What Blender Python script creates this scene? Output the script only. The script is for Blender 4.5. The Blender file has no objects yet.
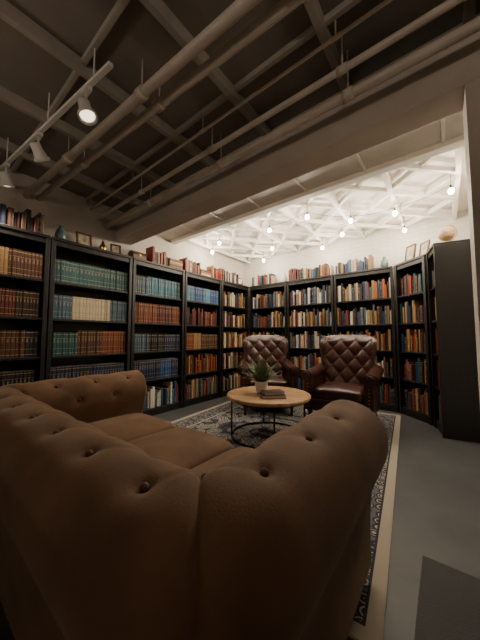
import bpy, math, random
from mathutils import Vector, Matrix
random.seed(7)
S=bpy.context.scene
COL=S.collection

# ------------------------------------------------------------------ materials
def nt(name):
    m=bpy.data.materials.new(name); m.use_nodes=True
    t=m.node_tree; b=t.nodes['Principled BSDF']
    return m,t,b
def setin(b,**k):
    for a,v in k.items():
        a=a.replace('_',' ')
        if a in b.inputs: b.inputs[a].default_value=v
def rgba(c): return (c[0],c[1],c[2],1)
def mat(name,col,rough=.6,metal=0,var=.0,scale=8,bump=0,bscale=40,sheen=0,spec=.5,coat=0,stretch=None):
    m,t,b=nt(name)
    setin(b,Base_Color=rgba(col),Roughness=rough,Metallic=metal)
    b.inputs['Specular IOR Level'].default_value=spec
    if sheen:
        b.inputs['Sheen Weight'].default_value=sheen; b.inputs['Sheen Roughness'].default_value=.4
        b.inputs['Sheen Tint'].default_value=(1,.85,.7,1)
    if coat: b.inputs['Coat Weight'].default_value=coat
    tc=t.nodes.new('ShaderNodeTexCoord'); src=tc.outputs['Object']
    if stretch:
        mp=t.nodes.new('ShaderNodeMapping'); mp.inputs['Scale'].default_value=stretch
        t.links.new(src,mp.inputs['Vector']); src=mp.outputs['Vector']
    if var:
        n=t.nodes.new('ShaderNodeTexNoise'); n.inputs['Scale'].default_value=scale; n.inputs['Detail'].default_value=6
        t.links.new(src,n.inputs['Vector'])
        r=t.nodes.new('ShaderNodeValToRGB')
        r.color_ramp.elements[0].position=.3; r.color_ramp.elements[1].position=.7
        r.color_ramp.elements[0].color=rgba([c*(1-var) for c in col])
        r.color_ramp.elements[1].color=rgba([min(1,c*(1+var)) for c in col])
        t.links.new(n.outputs['Fac'],r.inputs['Fac']); t.links.new(r.outputs['Color'],b.inputs['Base Color'])
    if bump:
        n2=t.nodes.new('ShaderNodeTexNoise'); n2.inputs['Scale'].default_value=bscale; n2.inputs['Detail'].default_value=4
        t.links.new(src,n2.inputs['Vector'])
        bp=t.nodes.new('ShaderNodeBump'); bp.inputs['Strength'].default_value=bump; bp.inputs['Distance'].default_value=.01
        t.links.new(n2.outputs['Fac'],bp.inputs['Height']); t.links.new(bp.outputs['Normal'],b.inputs['Normal'])
    return m
def emit(name,col,st):
    m,t,b=nt(name); setin(b,Base_Color=rgba(col)); b.inputs['Emission Color'].default_value=rgba(col); b.inputs['Emission Strength'].default_value=st
    return m

M_wall=mat('wall_paint',(.52,.47,.41),.8,var=.08,scale=3,bump=.15,bscale=30)
M_beam=mat('beam_paint',(.60,.54,.48),.6,var=.10,scale=2,bump=.2,bscale=12)
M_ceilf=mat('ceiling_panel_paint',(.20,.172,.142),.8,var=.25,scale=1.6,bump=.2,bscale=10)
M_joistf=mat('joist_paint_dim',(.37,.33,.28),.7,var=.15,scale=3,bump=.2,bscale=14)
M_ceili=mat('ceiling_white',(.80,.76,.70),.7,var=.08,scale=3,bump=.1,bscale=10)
M_soff=mat('soffit_panel_paint',(.58,.55,.51),.5,var=.12,scale=3,bump=.1,bscale=8)
M_seam=mat('soffit_seam_trim',(.72,.68,.62),.5)
M_pipe=mat('pipe_paint',(.60,.53,.45),.45,var=.12,scale=6)
M_floor=mat('concrete_floor',(.066,.071,.073),.5,var=.25,scale=2.2,bump=.15,bscale=25)
M_case=mat('black_wood',(.007,.006,.006),.42,var=.3,scale=4,stretch=(8,8,1))
M_sofa=mat('sofa_suede',(.140,.078,.045),.8,var=.22,scale=6,bump=.14,bscale=190,sheen=.2,spec=.2)
M_sofad=mat('sofa_button',(.10,.055,.032),.75,sheen=.1)
M_leath=mat('oxblood_leather',(.040,.013,.009),.30,var=.3,scale=9,bump=.08,bscale=90,spec=.45)
M_leg=mat('dark_wood_leg',(.025,.012,.007),.35)
M_metal=mat('black_metal',(.012,.012,.012),.4,metal=.6)
M_pot=mat('white_ceramic',(.80,.76,.70),.35)
M_soil=mat('soil',(.03,.02,.012),.9)
M_leaf=mat('leaf_green',(.11,.16,.07),.55,var=.4,scale=30)
M_white=mat('white_fixture',(.78,.75,.71),.4)
M_brass=mat('brass',(.55,.36,.12),.3,metal=1)
M_globe=mat('globe_map',(.50,.34,.18),.4,var=.55,scale=9)
M_sheet=mat('dark_sheet',(.028,.030,.031),.7,bump=.3,bscale=120)
M_bulb=emit('bulb_glow',(1,.84,.60),50)
M_lens=emit('lamp_lens',(1,.85,.62),2.5)
M_cord=mat('black_cord',(.01,.01,.01),.5)
M_frame=mat('frame_wood',(.10,.05,.025),.4)
M_print=mat('art_print',(.45,.38,.28),.6,var=.6,scale=14)
M_vase=mat('glazed_vase',(.10,.16,.17),.25)
M_boxw=mat('cherry_wood',(.14,.06,.03),.45,var=.3,scale=8)
M_dial=mat('clock_dial',(.7,.65,.55),.5)

def brick_mat():
    m,t,b=nt('painted_brick'); setin(b,Roughness=.75,Base_Color=(.62,.58,.52,1))
    tc=t.nodes.new('ShaderNodeTexCoord'); sp=t.nodes.new('ShaderNodeSeparateXYZ'); t.links.new(tc.outputs['Object'],sp.inputs[0])
    ad=t.nodes.new('ShaderNodeMath'); ad.operation='ADD'; t.links.new(sp.outputs[0],ad.inputs[0]); t.links.new(sp.outputs[1],ad.inputs[1])
    cb=t.nodes.new('ShaderNodeCombineXYZ'); t.links.new(ad.outputs[0],cb.inputs[0]); t.links.new(sp.outputs[2],cb.inputs[1])
    br=t.nodes.new('ShaderNodeTexBrick'); br.inputs['Scale'].default_value=1; br.inputs['Brick Width'].default_value=.22; br.inputs['Row Height'].default_value=.075; br.inputs['Mortar Size'].default_value=.006
    br.inputs['Color1'].default_value=(.66,.62,.56,1); br.inputs['Color2'].default_value=(.62,.58,.52,1); br.inputs['Mortar'].default_value=(.56,.52,.47,1)
    t.links.new(cb.outputs[0],br.inputs['Vector']); t.links.new(br.outputs['Color'],b.inputs['Base Color'])
    bp=t.nodes.new('ShaderNodeBump'); bp.invert=True; bp.inputs['Strength'].default_value=.4; bp.inputs['Distance'].default_value=.008
    t.links.new(br.outputs['Fac'],bp.inputs['Height']); t.links.new(bp.outputs['Normal'],b.inputs['Normal'])
    return m
M_brick=brick_mat()

def wood_top():
    m,t,b=nt('table_wood'); setin(b,Roughness=.38)
    tc=t.nodes.new('ShaderNodeTexCoord'); mp=t.nodes.new('ShaderNodeMapping'); mp.inputs['Scale'].default_value=(1,9,1)
    t.links.new(tc.outputs['Object'],mp.inputs['Vector'])
    n=t.nodes.new('ShaderNodeTexNoise'); n.inputs['Scale'].default_value=4; n.inputs['Detail'].default_value=8; n.inputs['Distortion'].default_value=.6
    t.links.new(mp.outputs['Vector'],n.inputs['Vector'])
    r=t.nodes.new('ShaderNodeValToRGB'); r.color_ramp.elements[0].position=.3; r.color_ramp.elements[1].position=.72
    r.color_ramp.elements[0].color=(.24,.12,.05,1); r.color_ramp.elements[1].color=(.54,.34,.17,1)
    t.links.new(n.outputs['Fac'],r.inputs['Fac']); t.links.new(r.outputs['Color'],b.inputs['Base Color'])
    return m
M_wood=wood_top()

def book_mat():
    m,t,b=nt('book_spines'); setin(b,Roughness=.5)
    a=t.nodes.new('ShaderNodeVertexColor'); a.layer_name='Col'
    uv=t.nodes.new('ShaderNodeUVMap'); uv.uv_map='UVMap'
    sp=t.nodes.new('ShaderNodeSeparateXYZ'); t.links.new(uv.outputs['UV'],sp.inputs['Vector'])
    def math_(op,x,y=None,z=None):
        n=t.nodes.new('ShaderNodeMath'); n.operation=op
        for i,q in enumerate([x,y,z]):
            if q is None: continue
            if isinstance(q,(int,float)): n.inputs[i].default_value=q
            else: t.links.new(q,n.inputs[i])
        return n.outputs[0]
    v=sp.outputs['Y']
    acc=None
    for c,w in ((.10,.010),(.30,.007),(.74,.007),(.92,.012)):
        d=math_('ABSOLUTE',math_('SUBTRACT',v,c)); k=math_('LESS_THAN',d,w)
        acc=k if acc is None else math_('MAXIMUM',acc,k)
    # title block
    k=math_('MULTIPLY',math_('LESS_THAN',math_('ABSOLUTE',math_('SUBTRACT',v,.63)),.07),
            math_('LESS_THAN',math_('ABSOLUTE',math_('SUBTRACT',sp.outputs['X'],.5)),.28))
    nz=t.nodes.new('ShaderNodeTexNoise'); nz.inputs['Scale'].default_value=220
    tc=t.nodes.new('ShaderNodeTexCoord'); t.links.new(tc.outputs['Object'],nz.inputs['Vector'])
    k=math_('MULTIPLY',k,math_('GREATER_THAN',nz.outputs['Fac'],.5))
    acc=math_('MAXIMUM',acc,k)
    fac=math_('MULTIPLY',acc,a.outputs['Alpha'])
    mx=t.nodes.new('ShaderNodeMix'); mx.data_type='RGBA'
    t.links.new(fac,mx.inputs[0]); t.links.new(a.outputs['Color'],mx.inputs[6]); mx.inputs[7].default_value=(.32,.23,.10,1)
    t.links.new(mx.outputs[2],b.inputs['Base Color'])
    return m
M_book=book_mat()

def rug_mat(hx,hy):
    m,t,b=nt('persian_rug'); setin(b,Roughness=.95); b.inputs['Specular IOR Level'].default_value=.1
    tc=t.nodes.new('ShaderNodeTexCoord'); sp=t.nodes.new('ShaderNodeSeparateXYZ'); t.links.new(tc.outputs['Object'],sp.inputs['Vector'])
    def mt(op,x,y=None):
        n=t.nodes.new('ShaderNodeMath'); n.operation=op
        for i,q in enumerate([x,y]):
            if q is None: continue
            if isinstance(q,(int,float)): n.inputs[i].default_value=q
            else: t.links.new(q,n.inputs[i])
        return n.outputs[0]
    ax=mt('ABSOLUTE',sp.outputs['X']); ay=mt('ABSOLUTE',sp.outputs['Y'])
    e=mt('MINIMUM',mt('SUBTRACT',hx,ax),mt('SUBTRACT',hy,ay))
    def ramp(src,stops):
        r=t.nodes.new('ShaderNodeValToRGB'); r.color_ramp.interpolation='CONSTANT'
        el=r.color_ramp.elements
        while len(el)<len(stops): el.new(.5)
        for i,(p,c) in enumerate(stops): el[i].position=p; el[i].color=rgba(c)
        t.links.new(src,r.inputs['Fac']); return r.outputs['Color']
    cream=(.40,.355,.29); navy=(.040,.045,.060); tan=(.24,.17,.11); grey=(.13,.135,.15); rust=(.17,.065,.04)
    cb=t.nodes.new('ShaderNodeCombineXYZ'); t.links.new(ax,cb.inputs[0]); t.links.new(ay,cb.inputs[1])
    vo=t.nodes.new('ShaderNodeTexVoronoi'); vo.inputs['Scale'].default_value=8.5; t.links.new(cb.outputs[0],vo.inputs['Vector'])
    field=ramp(vo.outputs['Distance'],[(0,rust),(.12,cream),(.22,navy),(.32,cream),(.42,grey),(.52,cream),(.60,navy)])
    vo2=t.nodes.new('ShaderNodeTexVoronoi'); vo2.inputs['Scale'].default_value=15; vo2.inputs['Randomness'].default_value=.45; t.links.new(cb.outputs[0],vo2.inputs['Vector'])
    bord=ramp(vo2.outputs['Distance'],[(0,rust),(.12,cream),(.22,navy),(.34,cream),(.42,navy),(.56,grey)])
    ns=t.nodes.new('ShaderNodeTexNoise'); ns.inputs['Scale'].default_value=28; ns.inputs['Detail'].default_value=3; t.links.new(cb.outputs[0],ns.inputs['Vector'])
    def mix(f,a_,b_):
        n=t.nodes.new('ShaderNodeMix'); n.data_type='RGBA'
        if isinstance(f,(int,float)): n.inputs[0].default_value=f
        else: t.links.new(f,n.inputs[0])
        for idx,q in ((6,a_),(7,b_)):
            if isinstance(q,tuple): n.inputs[idx].default_value=rgba(q)
            else: t.links.new(q,n.inputs[idx])
        return n.outputs[2]
    field=mix(mt('MULTIPLY',mt('GREATER_THAN',ns.outputs['Fac'],.54),.7),field,grey)
    c=field
    c=mix(mt('LESS_THAN',e,.34),c,navy); c=mix(mt('LESS_THAN',e,.325),c,cream); c=mix(mt('LESS_THAN',e,.30),c,bord)
    c=mix(mt('LESS_THAN',e,.070),c,navy); c=mix(mt('LESS_THAN',e,.058),c,cream)
    t.links.new(c,b.inputs['Base Color'])
    return m

# ------------------------------------------------------------------ mesh helper
class MB:
    def __init__(s): s.v=[];s.f=[];s.m=[];s.sm=[]
    def add(s,vs,fs,mi=0,smooth=False):
        o=len(s.v); s.v+= [tuple(q) for q in vs]
        for f in fs: s.f.append([i+o for i in f]); s.m.append(mi); s.sm.append(smooth)
    def box(s,x0,x1,y0,y1,z0,z1,mi=0,M=None):
        vs=[Vector(p) for p in ((x0,y0,z0),(x1,y0,z0),(x1,y1,z0),(x0,y1,z0),(x0,y0,z1),(x1,y0,z1),(x1,y1,z1),(x0,y1,z1))]
        if M: vs=[M@q for q in vs]
        s.add(vs,[(0,3,2,1),(4,5,6,7),(0,1,5,4),(1,2,6,5),(2,3,7,6),(3,0,4,7)],mi)
    def cyl(s,p0,p1,r0,r1=None,n=16,mi=0,smooth=True):
        r1=r0 if r1 is None else r1
        p0=Vector(p0);p1=Vector(p1);d=(p1-p0).normalized()
        a=d.orthogonal().normalized();b=d.cross(a)
        vs=[];fs=[]
        for k,(p,r) in enumerate(((p0,r0),(p1,r1))):
            for i in range(n):
                t=2*math.pi*i/n; vs.append(p+a*math.cos(t)*r+b*math.sin(t)*r)
        side=[(i,(i+1)%n,n+(i+1)%n,n+i) for i in range(n)]
        s.add(vs,side,mi,smooth)
        o=len(s.v)-2*n
        s.f.append([o+i for i in range(n)][::-1]);s.m.append(mi);s.sm.append(False)
        s.f.append([o+n+i for i in range(n)]);s.m.append(mi);s.sm.append(False)
    def beamseg(s,p0,p1,w,h,mi=0):
        p0=Vector(p0);p1=Vector(p1);d=(p1-p0).normalized();up=Vector((0,0,1))
        sd=d.cross(up).normalized();u2=sd.cross(d)
        vs=[]
        for p in (p0,p1):
            for a,b in ((-1,-1),(1,-1),(1,1),(-1,1)): vs.append(p+sd*a*w/2+u2*b*h/2)
        s.add(vs,[(0,3,2,1),(4,5,6,7),(0,1,5,4),(1,2,6,5),(2,3,7,6),(3,0,4,7)],mi)
    def lathe(s,prof,c=(0,0,0),n=24,mi=0,M=None,smooth=True):
        vs=[];fs=[]
        for r,z in prof:
            for i in range(n):
                t=2*math.pi*i/n; p=Vector((c[0]+r*math.cos(t),c[1]+r*math.sin(t),c[2]+z))
                vs.append(M@p if M else p)
        for k in range(len(prof)-1):
            for i in range(n):
                fs.append((k*n+i,k*n+(i+1)%n,(k+1)*n+(i+1)%n,(k+1)*n+i))
        fs.append(tuple(range(n))[::-1]); fs.append(tuple((len(prof)-1)*n+i for i in range(n)))
        s.add(vs,fs,mi,smooth)
    def sphere(s,c,r,mi=0,n=12,sc=(1,1,1)):
        vs=[];fs=[]
        for j in range(n+1):
            ph=math.pi*j/n
            for i in range(n*2):
                t=math.pi*i/n
                vs.append((c[0]+r*sc[0]*math.sin(ph)*math.cos(t),c[1]+r*sc[1]*math.sin(ph)*math.sin(t),c[2]+r*sc[2]*math.cos(ph)))
        N=2*n
        for j in range(n):
            for i in range(N): fs.append((j*N+i,(j+1)*N+i,(j+1)*N+(i+1)%N,j*N+(i+1)%N))
        s.add(vs,fs,mi,True)
    def cushion(s,x0,x1,y0,y1,z0,z1,mi=0,e=.28,n=28,crown=.02):
        cx,cy,cz=(x0+x1)/2,(y0+y1)/2,(z0+z1)/2;a,b,c=(x1-x0)/2,(y1-y0)/2,(z1-z0)/2
        P=lambda w,ex: math.copysign(abs(w)**ex,w)
        vs=[];fs=[];N=2*n
        for j in range(n+1):
            ph=-math.pi/2+math.pi*j/n
            for i in range(N):
                t=math.pi*i/n
                x=a*P(math.cos(ph),e*1.2)*P(math.cos(t),e);y=b*P(math.cos(ph),e*1.2)*P(math.sin(t),e);z=c*P(math.sin(ph),e*1.4)
                if z>0: z+=crown*(1-(x/a)**2)*(1-(y/b)**2)
                vs.append((cx+x,cy+y,cz+z))
        for j in range(n):
            for i in range(N): fs.append((j*N+i,j*N+(i+1)%N,(j+1)*N+(i+1)%N,(j+1)*N+i))
        s.add(vs,fs,mi,True)
    def build(s,name,mats,parent=None,loc=None,rz=0,bevel=0):
        me=bpy.data.meshes.new(name); me.from_pydata(s.v,[],s.f)
        for m in (mats if isinstance(mats,(list,tuple)) else [mats]): me.materials.append(m)
        me.polygons.foreach_set('material_index',s.m); me.polygons.foreach_set('use_smooth',s.sm)
        me.update()
        o=bpy.data.objects.new(name,me); COL.objects.link(o)
        if parent: o.parent=parent
        if loc: o.location=loc
        o.rotation_euler[2]=rz
        if bevel:
            b=o.modifiers.new('bevel','BEVEL'); b.width=bevel; b.segments=2; b.limit_method='ANGLE'
        return o
def empty(name,loc=(0,0,0),rz=0):
    e=bpy.data.objects.new(name,None); COL.objects.link(e); e.location=loc; e.rotation_euler[2]=rz; e.empty_display_size=.1; return e
def simplebox(name,x0,x1,y0,y1,z0,z1,m,parent=None,bevel=0):
    b=MB(); b.box(x0,x1,y0,y1,z0,z1); return b.build(name,m,parent,bevel=bevel)

# ------------------------------------------------------------------ room shell
XL=-3.56; YB=4.76; XR=.34; XF=1.7; YF=-1.6; ZC=2.86
simplebox('floor',XL-.1,XF+.1,YF-.1,YB+.1,-.1,0,M_floor)
simplebox('wall_left',XL-.1,XL,YF-.1,YB+.1,0,ZC,M_wall)
simplebox('wall_back',XL,XF,YB,YB+.1,0,ZC,M_brick)
simplebox('wall_alcove_right',XR,XR+.1,1.97,YB,0,ZC,M_brick)
simplebox('wall_partition',.135,XF,1.75,1.97,0,2.41,M_beam)
simplebox('wall_right',XF,XF+.1,YF,YB,0,ZC,M_wall)
simplebox('wall_front',XL,XF,YF-.1,YF,0,ZC,M_wall)
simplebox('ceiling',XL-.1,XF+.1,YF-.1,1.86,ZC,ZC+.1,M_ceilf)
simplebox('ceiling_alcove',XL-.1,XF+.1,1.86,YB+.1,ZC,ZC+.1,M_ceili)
simplebox('trim_beam',XL,XF,1.75,1.97,2.412,2.70,M_beam,bevel=.008)
simplebox('trim_beam_flange',XL,XF,1.71,1.75,2.655,2.70,M_beam,bevel=.006)
# boxed soffit between the two beams, with panel seams
simplebox('trim_soffit_panel',XL,XR,1.97,2.66,2.69,2.72,M_soff)
b=MB()
for k in range(7):
    x=.05-.60*k; b.box(x-.012,x+.012,1.972,2.66,2.680,2.69)
b.build('trim_soffit_seams',M_seam,bevel=.003)
simplebox('trim_alcove_beam',XL,XR,2.66,2.76,2.645,2.74,M_ceili,bevel=.006)
b=MB()
for x in (1.47,.82,.17,-.48,-1.13,-1.78,-2.43,-3.08):
    b.box(x-.022,x+.022,YF,1.97,2.775,ZC)
for y in (-.9,-.1,.62,1.36):
    b.box(XL,XF,y-.016,y+.016,2.82,ZC-.001)
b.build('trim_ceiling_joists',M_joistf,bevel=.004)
b=MB()
xs=[.17-.60*k for k in range(7)]
for x in xs: b.box(x-.022,x+.022,2.70,YB,2.74,ZC)
for k in range(len(xs)-1):
    for y in (2.80,3.45,4.10):
        b.beamseg((xs[k],y,2.80),(xs[k+1],y+.6,2.80),.035,.06)
        b.beamseg((xs[k],y+.6,2.775),(xs[k+1],y,2.775),.035,.05)
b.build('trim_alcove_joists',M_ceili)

def pipe(name,pts,r,m,hang=None):
    b=MB()
    for p,q in zip(pts[:-1],pts[1:]): b.cyl(p,q,r,n=14)
    for p in pts[1:-1]: b.sphere(p,r*1.25,n=8)
    n=int((Vector(pts[-1])-Vector(pts[0])).length/1.3)
    top=2.69 if pts[0][1]>2 else ZC-.005
    for k in range(1,n+1):
        f=k/(n+1); p=Vector(pts[0]).lerp(Vector(pts[-1]),f)
        d=(Vector(pts[-1])-Vector(pts[0])).normalized()
        b.cyl(p-d*.03,p+d*.03,r*1.3,n=14)
        b.cyl(p,(p.x,p.y,top),.005,n=8)
    return b.build(name,m)
pipe('ceiling_pipe',[(XL+.005,.74,2.62),(XF-.01,1.02,2.62)],.030,M_pipe)
pipe('ceiling_pipe',[(XL+.005,.86,2.64),(XF-.01,1.16,2.64)],.028,M_pipe)
pipe('ceiling_pipe',[(XL+.005,1.60,2.56),(XF-.01,1.60,2.56)],.028,M_pipe)
pipe('ceiling_pipe',[(XL+.005,1.49,2.63),(XF-.01,1.49,2.63)],.020,M_pipe)
pipe('ceiling_conduit',[(XL+.005,1.40,2.72),(XF-.01,1.36,2.72)],.010,M_pipe)
pipe('ceiling_conduit',[(XL+.005,2.30,2.655),(XR-.005,2.30,2.655)],.010,M_ceili)

# track light
ty=lambda x:.64+(x+1.42)*.10
TL=empty('track_light',(0,0,0))
b=MB(); b.beamseg((-3.4,ty(-3.4),2.612),(-1.42,ty(-1.42),2.612),.028,.022)
for x in (-3.0,-2.2,-1.6): b.cyl((x,ty(x),2.62),(x,ty(x),ZC-.006),.005,n=8)
b.build('track',M_white,TL,bevel=.003)
heads=[(-1.68,(-1.0,.85,.5),15),(-2.35,(-3.2,2.0,1.3),44),(-3.0,(-3.3,.9,1.2),32)]
for k,(x,tg,en) in enumerate(heads):
    b=MB(); c=Vector((x,ty(x),2.475)); d=(Vector(tg)-c); d.normalize()
    if k: d=(d+Vector((0,0,-.35))).normalized()
    b.box(x-.04,x+.04,ty(x)-.018,ty(x)+.018,2.578,2.60); b.cyl((x,ty(x),2.58),(x,ty(x),2.475),.008,n=8)
    prof=[(.020,-.05),(.034,-.045),(.036,.0),(.046,.045),(.054,.05),(.054,.068),(.049,.070),(.042,.05),(.01,.045)]
    q=d.to_track_quat('Z','Y').to_matrix().to_4x4(); MM=Matrix.Translation(c)@q
    b.lathe(prof,M=MM,n=20)
    b.build('head_%d'%(k+1),M_white,TL)
    b=MB(); b.lathe([(.001,.051),(.040,.051),(.040,.055),(.001,.055)],M=MM,n=20); b.build('lens_%d'%(k+1),M_lens,TL)
    l=bpy.data.lights.new('track_spot','SPOT'); l.energy=en; l.color=(1,.84,.66); l.spot_size=math.radians(100); l.spot_blend=.9; l.shadow_soft_size=.03
    o=bpy.data.objects.new('track_spot_%d'%(k+1),l); COL.objects.link(o); o.parent=TL; o.location=c+d*.085; o.rotation_euler=d.to_track_quat('-Z','Y').to_euler()

# string lights
ZB=2.61
b0=[(-3.25,3.35),(-2.85,3.10),(-2.3,3.85),(-1.93,3.16),(-1.33,3.10),(-.92,3.55),(-.43,3.67),(.11,3.46),(-1.6,4.35),(-2.8,4.35),(-.4,4.35),(-1.15,3.95)]
bulbs=[(x,y,ZB) for x,y in b0]
SL=empty('string_lights')
order=[0,1,2,3,4,5,6,7]
b=MB(); c=MB()
for (x,y,z) in bulbs:
    b.cyl((x,y,z+.022),(x,y,z+.06),.011,n=10); c.sphere((x,y,z),.028,n=8,sc=(1,1,1.15))
    b.cyl((x,y,z+.06),(x,y,ZC-.005),.0025,n=6)
def cord(p,q):
    p=Vector(p)+Vector((0,0,.07));q=Vector(q)+Vector((0,0,.07)); pr=None
    for i in range(9):
        f=i/8; w=p.lerp(q,f); w.z-=.03*4*f*(1-f)
        if pr is not None: b.cyl(pr,w,.003,n=6)
        pr=w
for i,j in zip(order[:-1],order[1:]): cord(bulbs[i],bulbs[j])
cord(bulbs[9],bulbs[8]); cord(bulbs[8],bulbs[11]); cord(bulbs[11],bulbs[10])
b.build('cord_and_sockets',M_cord,SL); c.build('bulbs',M_bulb,SL)
for k,(x,y,z) in enumerate(bulbs):
    l=bpy.data.lights.new('bulb_light','POINT'); l.energy=14.5; l.color=(1,.87,.69); l.shadow_soft_size=.02
    o=bpy.data.objects.new('bulb_light_%d'%k,l); COL.objects.link(o); o.parent=SL; o.location=(x,y,z-.055)

# unseen bowl uplights added behind the viewer to brighten the ceiling
for k,(px,py,en) in enumerate(((.7,-.7,34),(-2.0,-.9,12))):
    PL=empty('added_fill_bowl',(px,py,0))
    b=MB(); b.lathe([(.02,2.02),(.10,2.04),(.17,2.10),(.19,2.17),(.185,2.17),(.165,2.11),(.09,2.06),(.01,2.045)],n=28)
    for a in range(3):
        t=2*math.pi*a/3; b.cyl((.185*math.cos(t),.185*math.sin(t),2.165),(.01*math.cos(t),.01*math.sin(t),2.6),.003,n=6)
    b.cyl((0,0,2.59),(0,0,ZC-.005),.006,n=8)
    b.build('shade',M_white,PL)
    l=bpy.data.lights.new('added_fill_light','POINT'); l.energy=en; l.color=(1,.86,.72); l.shadow_soft_size=.06
    o=bpy.data.objects.new('added_fill_light',l); COL.objects.link(o); o.parent=PL; o.location=(0,0,2.15)

# ------------------------------------------------------------------ bookcases & books
H=2.13; DEP=.33
class Books:
    def __init__(s): s.v=[];s.f=[];s.c=[];s.uv=[]
    def book(s,x,w,d,h,z,y0,col,gold=0,lean=0,M=None):
        e=min(.004,w*.2)
        pts=[(x,y0+e),(x+w*.22,y0),(x+w*.78,y0),(x+w,y0+e),(x+w,y0+d),(x,y0+d)]
        o=len(s.v); sl=math.tan(lean)
        for zz in (0,h):
            for (px,py) in pts:
                p=Vector((px+sl*zz,py,z+zz))
                s.v.append(tuple(M@p if M else p))
        def F(idx,c,uvs): s.f.append([o+i for i in idx]); s.c.append([c]*len(idx)); s.uv.append(uvs)
        C=(*col,gold); N=(*col,0)
        F((0,1,7,6),C,[(0,0),(.1,0),(.1,1),(0,1)]); F((1,2,8,7),C,[(.1,0),(.9,0),(.9,1),(.1,1)]); F((2,3,9,8),C,[(.9,0),(1,0),(1,1),(.9,1)])
        F((3,4,10,9),N,[(0,0)]*4); F((5,0,6,11),N,[(0,0)]*4)
        F((6,7,8,9,10,11),(.32,.27,.20,0),[(0,0)]*6)
        F((4,5,11,10),(.32,.27,.20,0),[(0,0)]*4)
    def build(s,name,loc,rz,parent=None):
        if not s.v: return
        me=bpy.data.meshes.new(name); me.from_pydata(s.v,[],s.f); me.materials.append(M_book)
        ca=me.color_attributes.new('Col','FLOAT_COLOR','CORNER'); uv=me.uv_layers.new(name='UVMap')
        ca.data.foreach_set('color',[q for f in s.c for c in f for q in c])
        uv.data.foreach_set('uv',[q for f in s.uv for c in f for q in c])
        me.update(); o=bpy.data.objects.new(name,me); COL.objects.link(o); o.location=loc; o.rotation_euler[2]=rz
        if parent: o.parent=parent
        return o
P=dict(teal=(.010,.068,.068),green=(.016,.060,.020),olive=(.09,.08,.018),navy=(.007,.017,.055),blue=(.014,.06,.17),steel=(.045,.085,.125),
 black=(.009,.009,.011),brown=(.065,.023,.010),ox=(.080,.012,.008),red=(.21,.015,.009),orange=(.28,.070,.015),rust=(.16,.038,.012),
 tan=(.24,.135,.05),cream=(.42,.35,.24),white=(.52,.48,.41),yellow=(.32,.18,.02),grey=(.10,.10,.10),sky=(.04,.16,.23),dbrown=(.028,.012,.007))
MIX=['red','orange','cream','white','navy','black','brown','tan','blue','steel','rust','black','teal','grey','ox','white','cream','black','navy','brown','tan']
WARM=['cream','tan','orange','rust','brown','white','brown','red','black','navy','cream','black','dbrown']
def jit(c,a=.18):
    k=1+random.uniform(-a,a)
    return tuple(max(.003,min(1,q*k*(1+random.uniform(-.06,.06)))) for q in c)
def fill(B,x0,x1,z,clear,theme):
    x=x0; tot=x1-x0; acc=0
    for frac,cols,uni in theme:
        acc+=frac; xe=x0+tot*min(acc,1); 
        hset=random.uniform(.24,.29); wset=random.uniform(.026,.04)
        run=0;col=None
        while True:
            if uni:
                w=wset; h=hset
                if run<=0: run=random.randint(5,14); col=P[random.choice(cols)]; 
                run-=1; c=jit(col,.10); g=1
            else:
                w=random.uniform(.018,.045); h=random.uniform(.19,.31); c=jit(P[random.choice(cols)],.25); g=1 if random.random()<.35 else 0
            h=min(h,clear-.02)
            if x+w>xe-.002: break
            B.book(x,w*.96,random.uniform(.17,.21),h,z,random.uniform(.035,.05) if uni else random.uniform(.03,.075),c,g)
            x+=w
            if not uni and random.random()<.02: x+=random.uniform(.01,.04)
def bookcase(ox,oy,rz,W,themes,rows=5,name='bookcase',top=None):
    E=empty(name,(ox,oy,0),rz)
    b=MB(); t=.028
    b.box(.002,t,0.0,DEP,0,H-.03); b.box(W-t,W-.002,0,DEP,0,H-.03)
    b.box(t,W-t,DEP-.015,DEP,0,H-.03)
    b.box(.002,W-.002,-.012,DEP,H-.03,H)
    b.box(t,W-t,.004,.03,H-.085,H-.03)
    b.box(t,W-t,.01,.03,0,.085)
    z0=.085; zt=H-.085; ph=(zt-z0)/rows
    for k in range(rows):
        b.box(t,W-t,.012,DEP-.015,z0+k*ph-.012,z0+k*ph+.012)
    b.box(.002,t+.012,-.008,.004,0,H-.03); b.box(W-t-.012,W-.002,-.008,.004,0,H-.03)
    b.build('frame',M_case,E,bevel=.003)
    B=Books()
    for k in range(rows):
        fill(B,t+.004,W-t-.004,z0+k*ph+.0125,ph-.03,themes[rows-1-k])
    B.build('shelf_books',(ox,oy,0),rz)
    if top:
        T_=Books(); top(T_,W); T_.build('row_of_books',(ox,oy,0),rz)
    return E
def topbooks(density=1,cols=MIX,hmax=.24,a=.02,z=None):
    def fn(B,W):
        x=a; W=min(W,z or W)
        while x<W-.08:
            r=random.random()
            if r<.62*density:
                n=random.randint(4,11)
                for _ in range(n):
                    w=random.uniform(.018,.045)
                    if x+w>W-.02: break
                    B.book(x,w*.96,random.uniform(.15,.2),random.uniform(.15,hmax),H+.001,random.uniform(.02,.06),jit(P[random.choice(cols)],.25),1 if random.random()<.4 else 0); x+=w
                x+=.01
            elif r<.85*density:
                n=random.randint(2,5); zz=H+.001; L=random.uniform(.2,.27)
                if x+L<W-.02:
                    for _ in range(n):
                        th=random.uniform(.022,.045); c=jit(P[random.choice(cols)],.2)
                        MM=Matrix.Translation((x+L,0.03,zz))@Matrix.Rotation(-math.pi/2,4,'Y')
                        B.book(0,th*.97,.18,L,0,0,c,1,0,MM); zz+=th
                    x+=L+.02
                else: x+=.06
            else: x+=random.uniform(.05,.2)
    return fn
def th(*parts): return [(f,c,u) for f,c,u in parts]
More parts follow.
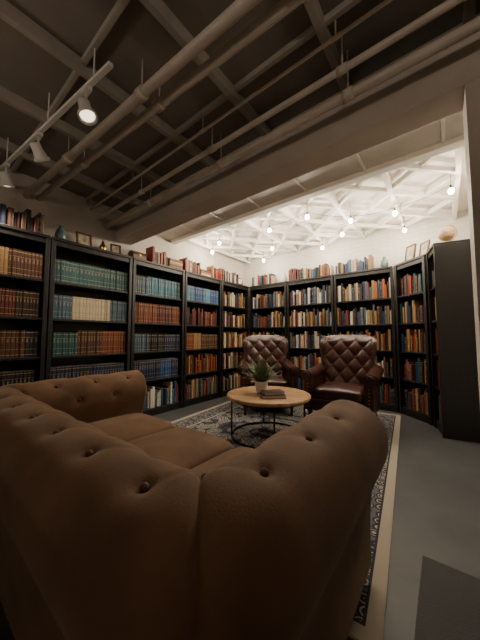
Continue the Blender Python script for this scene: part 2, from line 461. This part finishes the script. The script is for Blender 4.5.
c0=[th((1,['tan','brown','brown'],True)), th((1,['ox','dbrown'],True)), th((.35,['olive','tan'],True),(.65,['brown','ox','black'],True)), th((1,['dbrown','black'],True)), th((1,['brown','navy'],True))]
cA=[th((1,['teal'],True)), th((.75,['steel','steel','cream'],True),(.25,['steel'],True)), th((.35,['green','teal'],True),(.65,['rust','brown','rust'],True)), th((.5,['navy','black'],True),(.5,['navy','grey','steel'],True)), th((1,WARM,False))]
cB=[th((.3,['steel'],True),(.7,['sky','teal','cream'],True)), th((1,['rust','ox','brown'],True)), th((1,['navy','steel','black'],True)), th((.6,['navy','black'],True),(.4,['blue','navy'],True)), th((1,['blue','white','navy','sky','steel','red'],False))]
cC=[th((1,['sky','teal','blue'],True)), th((1,['ox','rust','black'],False)), th((.5,['rust','tan'],True),(.5,['brown'],True)), th((1,['brown','ox','tan','orange'],False)), th((1,['tan','cream','steel','red'],False))]
def mixrows(cols=MIX): return [th((1,cols,False)) for _ in range(5)]
cD=[th((1,WARM,False)),th((1,WARM,False)),th((1,['tan','orange','cream','brown'],False)),th((1,WARM,False)),th((1,WARM,False))]
D90=math.radians(90)
bookcase(-3.2,-.90,D90,.89,c0)
bookcase(-3.2,.00,D90,.89,c0,top=topbooks(.7,['brown','black','navy','ox','tan']))
bookcase(-3.2,.90,D90,.90,cA)
bookcase(-3.2,1.81,D90,.87,cB,top=topbooks(1.3,WARM,a=.30))
bookcase(-3.2,2.69,D90,.85,cC,top=topbooks(1.3,WARM))
bookcase(-3.2,3.55,D90,.84,cD,top=topbooks(1.4,WARM,z=.60))
bookcase(-3.19,4.40,0,.86,mixrows(),top=topbooks(1.5,a=.05,z=.60))
bookcase(-2.32,4.40,0,.87,mixrows(),top=topbooks(1.4))
bookcase(-1.44,4.40,0,.87,mixrows(),top=topbooks(1.4,z=.62))
DARK=['brown','black','navy','ox','rust','tan','teal','red','dbrown']
a1=math.atan2(-.37,.39)
bookcase(-.55,4.39,a1,.53,mixrows(DARK))
bookcase(-.14,3.99,math.atan2(-.976,.22),.40,mixrows(DARK))

def picture_frame(loc,rz,w,h):
    E=empty('picture_frame',loc,rz); b=MB(); T=Matrix.Translation((0,0,.005))@Matrix.Rotation(-.18,4,'X')
    b.box(-w/2,w/2,0,.018,0,.02,0,T); b.box(-w/2,w/2,0,.018,h-.02,h,0,T); b.box(-w/2,-w/2+.02,0,.018,.02,h-.02,0,T); b.box(w/2-.02,w/2,0,.018,.02,h-.02,0,T)
    b.build('moulding',M_frame,E); b=MB(); b.box(-w/2+.02,w/2-.02,.006,.016,.02,h-.02,0,T); b.build('print',M_print,E)
picture_frame((-.36,4.30,H+.001),a1,.17,.24)
picture_frame((-.19,4.13,H+.001),a1-.1,.16,.2)
picture_frame((-3.36,1.28,H+.001),D90,.17,.2)
picture_frame((-3.36,1.66,H+.001),D90-.2,.13,.17)
G=empty('desk_globe',(.06,3.84,H+.001)); b=MB()
b.lathe([(.065,0),(.06,.012),(.02,.022),(.010,.03),(.010,.055)],mi=1)
b.sphere((0,0,.15),.085,0,n=16)
for i in range(20):
    t0=-math.pi/2+math.pi*i/20; t1=-math.pi/2+math.pi*(i+1)/20
    b.cyl((.096*math.cos(t0),0,.15+.096*math.sin(t0)),(.096*math.cos(t1),0,.15+.096*math.sin(t1)),.005,n=6,mi=1)
b.build('globe_body',[M_globe,M_brass],G)
def vase(loc,s,m):
    E=empty('ceramic_vase',loc); b=MB(); b.lathe([(r*s,z*s) for r,z in ((.035,0),(.06,.04),(.07,.1),(.05,.17),(.025,.21),(.03,.24),(.026,.24),(.02,.21))]); b.build('body',m,E)
vase((-3.34,1.02,H+.001),.8,M_vase)
vase((-3.34,1.48,H+.001),.6,M_brass)
vase((-2.46,4.55,H+.001),.9,M_pot)
vase((-.70,4.55,H+.001),.8,M_vase)
def wooden_chest(loc,rz,w,d,h):
    E=empty('wooden_chest',loc,rz); b=MB()
    b.box(-w/2,w/2,-d/2,d/2,0,h*.62)
    b.build('body',M_boxw,E,bevel=.004)
    b=MB(); n=10; vs=[];fs=[]
    for x in (-w/2-.004,w/2+.004):
        for i in range(n+1):
            a=math.pi*i/n; vs.append((x,-math.cos(a)*(d/2+.004),h*.64+math.sin(a)*h*.36))
    for i in range(n): fs.append((i,i+1,n+2+i,n+1+i))
    fs.append(tuple(range(n+1))); fs.append(tuple(range(n+1,2*n+2))[::-1]); fs.append((0,n+1,2*n+1,n))
    b.add(vs,fs); b.build('lid',M_boxw,E)
    b=MB(); b.box(-.012,.012,-d/2-.008,-d/2,h*.45,h*.70); b.build('latch',M_brass,E,bevel=.002)
wooden_chest((-3.34,1.95,H+.001),D90,.20,.14,.13)
def mantel_clock(loc,rz):
    E=empty('mantel_clock',loc,rz); b=MB(); n=14; w=.075; vs=[]
    for y in (-.03,.03):
        vs.append((-w,y,.015));vs.append((w,y,.015))
        for i in range(n+1):
            a=math.pi*i/n; vs.append((w*math.cos(a),y,.11+w*math.sin(a)))
    m=n+3; fs=[tuple(range(m)),tuple(range(m,2*m))[::-1]]+[(i,(i+1)%m,m+(i+1)%m,m+i) for i in range(m)]
    b.add(vs,fs); b.box(-.09,.09,-.04,.04,0,.016)
    b.build('case',M_boxw,E)
    b=MB(); b.cyl((0,-.031,.11),(0,-.035,.11),.052,n=24); b.build('dial',M_dial,E)
    b=MB(); b.box(-.002,.002,-.037,-.0355,.11,.15); b.box(0,.03,-.037,-.0355,.108,.112); b.build('hands',M_cord,E)
mantel_clock((-3.36,4.27,H+.001),D90-.3)

# ------------------------------------------------------------------ rug / dark sheet
hx,hy=1.22,1.60
RG=MB(); RG.box(-hx,hx,-hy,hy,0,.008)
rug=RG.build('area_rug',rug_mat(hx,hy),None,(-1.58,2.53,.001),math.radians(5.5))
simplebox('dark_floor_sheet',-.13,.62,.55,1.63,.001,.008,M_sheet,bevel=.003)  # thin rectangular sheet, darker than the concrete around it

# ------------------------------------------------------------------ sofa
SOF=empty('chesterfield_sofa')
SXR,SXL,SYB,SYF=-.38,-2.26,.36,1.34
def sofa_body():
    xr,xl,yb,yf,R=SXR,SXL,SYB,SYF,.17
    path=[]
    def lin(p,q,n,nrm):
        for i in range(n): f=i/n; path.append((p[0]+(q[0]-p[0])*f,p[1]+(q[1]-p[1])*f,nrm))
    lin((xr,yf),(xr,yb+R),80,(1,0))
    for i in range(64):
        a=math.radians(-90*i/64); path.append((xr-R+R*math.cos(a),yb+R+R*math.sin(a),(math.cos(a),math.sin(a))))
    lin((xr-R,yb),(xl+R,yb),150,(0,-1))
    for i in range(64):
        a=math.radians(-90-90*i/64); path.append((xl+R+R*math.cos(a),yb+R+R*math.sin(a),(math.cos(a),math.sin(a))))
    lin((xl,yb+R),(xl,yf),80,(-1,0)); path.append((xl,yf,(-1,0)))
    ctrl=[(-.085,.10),(-.09,.28),(-.10,.42),(-.125,.50),(-.150,.58),(-.148,.66),(-.108,.735),(-.04,.772),(.04,.768),(.105,.738),(.152,.675),(.163,.60),(.150,.53),(.122,.47),(.098,.42),(.085,.34),(.080,.2),(.080,.07)]
    pr=[]
    for i in range(len(ctrl)-1):
        p0=ctrl[max(i-1,0)];p1=ctrl[i];p2=ctrl[i+1];p3=ctrl[min(i+2,len(ctrl)-1)]
        for k in range(6):
            t=k/6
            pr.append(tuple(.5*((2*p1[j])+(-p0[j]+p2[j])*t+(2*p0[j]-5*p1[j]+4*p2[j]-p3[j])*t*t+(-p0[j]+3*p1[j]-3*p2[j]+p3[j])*t**3) for j in (0,1)))
    pr.append(ctrl[-1])
    L=[0]
    for i in range(1,len(pr)): L.append(L[-1]+math.dist(pr[i],pr[i-1]))
    top=min(range(len(pr)),key=lambda i:abs(pr[i][0])+(0 if pr[i][1]>.7 else 9))
    L=[q-L[top] for q in L]
    pn=[]
    for i in range(len(pr)):
        a=pr[max(i-1,0)];c=pr[min(i+1,len(pr)-1)];d=Vector((c[0]-a[0],c[1]-a[1])).normalized(); pn.append((-d.y,d.x))
    s=[0]
    for i in range(1,len(path)): s.append(s[-1]+math.dist(path[i][:2],path[i-1][:2]))
    tot=s[-1]
    nb=round(tot/.27); sp=tot/nb
    btn=[]
    for k in range(nb+1):
        if 0<k<nb: btn.append((k*sp,.03))
        if k<nb: btn.append(((k+.5)*sp,-.11)); 
        if 0<k<nb: btn.append((k*sp,-.25))
    seg=[]
    for i,a in enumerate(btn):
        for c in btn[i+1:]:
            if abs(abs(a[0]-c[0])-sp/2)<.01 and .1<abs(a[1]-c[1])<.16: seg.append((a,c))
    sc1=(yf-yb-R)+R*math.pi/4; sc2=tot-sc1
    groove=[sc1,sc2]
    def disp(si,p):
        d=0
        for (bs,bp) in btn:
            if abs(bs-si)<.12 and abs(bp-p)<.12:
                r2=(bs-si)**2+(bp-p)**2; d-=.013*math.exp(-r2/(2*.013**2))+.010*math.exp(-r2/(2*.038**2))
        m=1
        for (a,c) in seg:
            if min(a[0],c[0])-.03<si<max(a[0],c[0])+.03:
                vx,vy=c[0]-a[0],c[1]-a[1]; t=max(0,min(1,((si-a[0])*vx+(p-a[1])*vy)/(vx*vx+vy*vy)))
                m=min(m,math.hypot(si-a[0]-t*vx,p-a[1]-t*vy))
        d-=.0025*math.exp(-m*m/(2*.009**2))
        return d
    def gr(si): return sum(-.016*math.exp(-abs(si-g)/.0045)-.010*math.exp(-(si-g)**2/(2*.02**2)) for g in groove)
    b=MB(); vs=[];n=len(pr)
    for i,(x,y,nn) in enumerate(path):
        for j,(o,z) in enumerate(pr):
            d=(disp(s[i],L[j]) if L[j]<.35 else 0)+gr(s[i])
            no,nz=pn[j]
            oo=o+no*d; zz=z+nz*d
            vs.append((x+nn[0]*oo,y+nn[1]*oo,zz))
    fs=[]
    for i in range(len(path)-1):
        for j in range(n-1):
            fs.append((i*n+j,i*n+j+1,(i+1)*n+j+1,(i+1)*n+j))
    b.add(vs,fs,0,True)
    for i in (0,len(path)-1):
        x,y,nn=path[i]; c=[(x+nn[0]*o,y+.001,z) for o,z in pr]; c2=[(x+nn[0]*o*.9,y+.02,.07+(z-.07)*.975) for o,z in pr]
        f=[(k,k+1,n+k+1,n+k) for k in range(n-1)]
        b.add(c+c2,f+[tuple(range(n,2*n))],0,False)
    b.build('rolled_back_and_arms',M_sofa,SOF)
    bb=MB()
    for (bs,bp) in btn:
        i=min(range(len(s)),key=lambda k:abs(s[k]-bs)); j=min(range(len(L)),key=lambda k:abs(L[k]-bp))
        x,y,nn=path[i];o,z=pr[j];no,nz=pn[j]; q=-.017
        bb.sphere((x+nn[0]*(o+no*q),y+nn[1]*(o+no*q),z+nz*q),.011,n=6)
    bb.build('buttons',M_sofad,SOF)
sofa_body()
b=MB(); b.box(SXL+.08,SXR-.08,SYB+.08,1.29,.07,.27); b.build('seat_base',M_sofa,SOF,bevel=.02)
x0=SXL+.095; x1=SXR-.095; w3=(x1-x0)/3
for k in range(3):
    b=MB(); b.cushion(x0+k*w3+.002,x0+(k+1)*w3-.002,SYB+.10,1.33,.262,.44,crown=.025); b.build('seat_cushion_%d'%(k+1),M_sofa,SOF)
b=MB()
for x in (SXL+.02,SXR-.02):
    for y in (SYB+.02,1.26): b.lathe([(.02,.0),(.03,.02),(.034,.045),(.028,.072)],c=(x,y,.012 if y>1 else .002))
b.build('feet',M_leg,SOF)

# ------------------------------------------------------------------ coffee table
T=empty('coffee_table',(-1.56,2.50,.012),math.radians(20))
b=MB(); b.lathe([(.001,.410),(.44,.410),(.452,.416),(.455,.425),(.455,.440),(.450,.447),(.44,.450),(.001,.450)],n=64); b.build('round_top',M_wood,T)
b=MB()
def ring(b,R,z,w,h,n=48):
    vs=[];fs=[]
    for i in range(n):
        t=2*math.pi*i/n
        for r,zz in ((R-w,z),(R+w,z),(R+w,z+h),(R-w,z+h)): vs.append((r*math.cos(t),r*math.sin(t),zz))
    for i in range(n):
        k=(i+1)%n
        for j in range(4): fs.append((i*4+j,i*4+(j+1)%4,k*4+(j+1)%4,k*4+j))
    b.add(vs,fs,0,False)
ring(b,.40,0,.009,.018); ring(b,.40,.392,.009,.017)
for i in range(4):
    t=math.pi/2*i+.35; x,y=.40*math.cos(t),.40*math.sin(t); b.cyl((x,y,.01),(x,y,.40),.009,n=10)
b.build('metal_base',M_metal,T)
TZ=.463
F=empty('potted_fern',(-1.63,2.47,TZ)); b=MB()
b.lathe([(.045,0),(.052,.004),(.066,.06),(.074,.125),(.076,.13),(.070,.13),(.066,.11)],n=32); b.build('pot',M_pot,F)
b=MB(); b.lathe([(.001,.108),(.066,.108),(.066,.112),(.001,.114)]); b.build('soil',M_soil,F)
b=MB()
for k in range(76):
    a=random.uniform(0,2*math.pi); L=random.uniform(.19,.34); el=random.uniform(.45,1.40); drop=random.uniform(.03,.12)
    prev=None;N=13
    for i in range(N+1):
        f=i/N; r=L*f*math.cos(el)+.01; z=.11+L*f*math.sin(el)-drop*f*f*math.cos(el)
        p=Vector((r*math.cos(a),r*math.sin(a),z))
        if prev is not None:
            dd=(p-prev).normalized(); sd=dd.cross(Vector((0,0,1))).normalized(); lw=.036*math.sin(math.pi*min(1,f*.9+.12))+.006
            b.add([prev-sd*.0015,prev+sd*.0015,p+sd*.0012,p-sd*.0012],[(0,1,2,3)])
            for sg in (-1,1):
                tip=prev+sd*sg*lw+dd*.014+Vector((0,0,-.004)); mid=prev.lerp(tip,.5)
                b.add([prev,mid+dd*.006,tip,mid-dd*.006],[(0,1,2,3)])
        prev=p
b.build('fronds',M_leaf,F)
def lyingbook(name,loc,rz,w,l,t,col):
    E=empty(name,loc,rz); m=mat(name+'_cover',col,.5); pg=mat('pages',(.5,.44,.34),.8)
    b=MB(); b.box(-w/2,w/2,-l/2,l/2,0,.003); b.box(-w/2,w/2,-l/2,l/2,t-.003,t); b.box(-w/2,-w/2+.004,-l/2,l/2,.003,t-.003)
    b.build('cover',m,E,bevel=.001); b=MB(); b.box(-w/2+.004,w/2-.005,-l/2+.005,l/2-.005,.003,t-.003); b.build('pages',pg,E)
lyingbook('hardcover_book',(-1.42,2.37,TZ),math.radians(-50),.17,.245,.032,(.025,.022,.024))
lyingbook('hardcover_book',(-1.425,2.375,TZ+.033),math.radians(-38),.15,.21,.028,(.03,.018,.018))

# ------------------------------------------------------------------ tufted armchairs
def armchair(loc,rz):
    E=empty('tufted_leather_armchair',loc,rz)
    NA,NB=84,84; b=MB(); sx,sz=.095,.115
    def pos(a,f,side):
        Hh=1.10-.05*abs(a)**4; z=.40+f*(Hh-.40); W=.285+.075*min(1,f*1.3)**1.5
        if f>.92: W-=.02*((f-.92)/.08)**2
        x=a*W
        y=.20+.26*(z-.40)-.10*a*a*(.4+.6*f)
        edge=(1-abs(a)**10)*(1-f**16)
        if side:
            u=x/sx;v=(z-.46)/sz
            h=(abs(math.sin(math.pi*(u+v)*.5))*abs(math.sin(math.pi*(u-v)*.5)))**.5
            fade=min(1,(1-abs(a))*7)*min(1,(1-f)*9)
            y-= (.018+.026*h*fade)*edge
        else: y+=.085*edge
        if f>.85: y+=.05*((f-.85)/.15)**2
        return (x,y,z)
    for side in (1,0):
        vs=[pos(-1+2*i/NA,j/NB,side) for j in range(NB+1) for i in range(NA+1)]
        fs=[]
        for j in range(NB):
            for i in range(NA):
                q=(j*(NA+1)+i,j*(NA+1)+i+1,(j+1)*(NA+1)+i+1,(j+1)*(NA+1)+i); fs.append(q if side else q[::-1])
        b.add(vs,fs,0,True)
    b.build('tufted_back',M_leath,E)
    bb=MB()
    for m in range(-4,5):
        for n in range(0,6):
            if (m+n)%2: continue
            x=m*sx; z=.46+n*sz
            W=.34
            if abs(x)>.30 or z>1.04 or z<.5: continue
            f=(z-.40)/(.68); a=x/W; y=.20+.26*(z-.40)-.10*a*a*(.4+.6*f)-.022
            bb.sphere((x,y,z),.010,n=6)
    bb.build('buttons',M_leath,E)
    for sgn in (-1,1):
        b=MB(); N=18; K=22
        vs=[]
        for i in range(N+1):
            f=i/N; y=-.33+.66*f; zc=.60+.05*f*f; r=.072+.004*math.sin(f*3)
            xc=sgn*(.345-.015*f)
            for k in range(K):
                t=2*math.pi*k/K; vs.append((xc+sgn*.012+r*math.cos(t)*1.05,y,zc+r*math.sin(t)*.85))
        fs=[(i*K+k,i*K+(k+1)%K,(i+1)*K+(k+1)%K,(i+1)*K+k) for i in range(N) for k in range(K)]
        fs.append(tuple(range(K))); fs.append(tuple(N*K+k for k in range(K)))
        b.add(vs,fs,0,True)
        xi,xo=sorted((sgn*.285,sgn*.375)); b.box(xi,xo,-.325,.30,.20,.60)
        b.lathe([(.001,0),(.055,0),(.05,.012),(.02,.018)],M=Matrix.Translation((sgn*.357,-.33,.60))@Matrix.Rotation(math.pi/2,4,'X'),n=20)
        for k in range(8): b.sphere((sgn*.335,-.328,.24+k*.038),.006,1,n=5)
        b.build('arm_%s'%('left' if sgn<0 else 'right'),[M_leath,M_brass],E,bevel=.01)
    b=MB(); b.box(-.285,.285,-.33,.30,.20,.345); b.build('seat_rail',M_leath,E,bevel=.015)
    b=MB(); b.cushion(-.283,.283,-.355,.20,.335,.475,crown=.03); b.build('seat_cushion',M_leath,E)
    b=MB()
    for x in (-.32,.32):
        b.lathe([(.014,0),(.020,.012),(.016,.05),(.018,.09),(.030,.14),(.024,.165),(.034,.18),(.034,.205)],c=(x,-.29,0),n=16)
        b.cyl((x*.97,.34,0.007),(x,.26,.205),.016,.026,n=12)
    b.build('legs',M_leg,E)
armchair((-1.02,3.38,.011),math.radians(4))
armchair((-2.12,3.36,.011),math.radians(36))

# ------------------------------------------------------------------ world + camera
w=bpy.data.worlds.new('World'); S.world=w; w.use_nodes=True
w.node_tree.nodes['Background'].inputs[0].default_value=(.02,.02,.025,1); w.node_tree.nodes['Background'].inputs[1].default_value=.3
cd=bpy.data.cameras.new('Camera'); cam=bpy.data.objects.new('Camera',cd); COL.objects.link(cam)
cd.sensor_width=36; cd.lens=14.74; cd.clip_start=.02
cam.location=(0,0,1.08); cam.rotation_euler=(math.radians(93.7),0,math.radians(38.0))
S.camera=cam
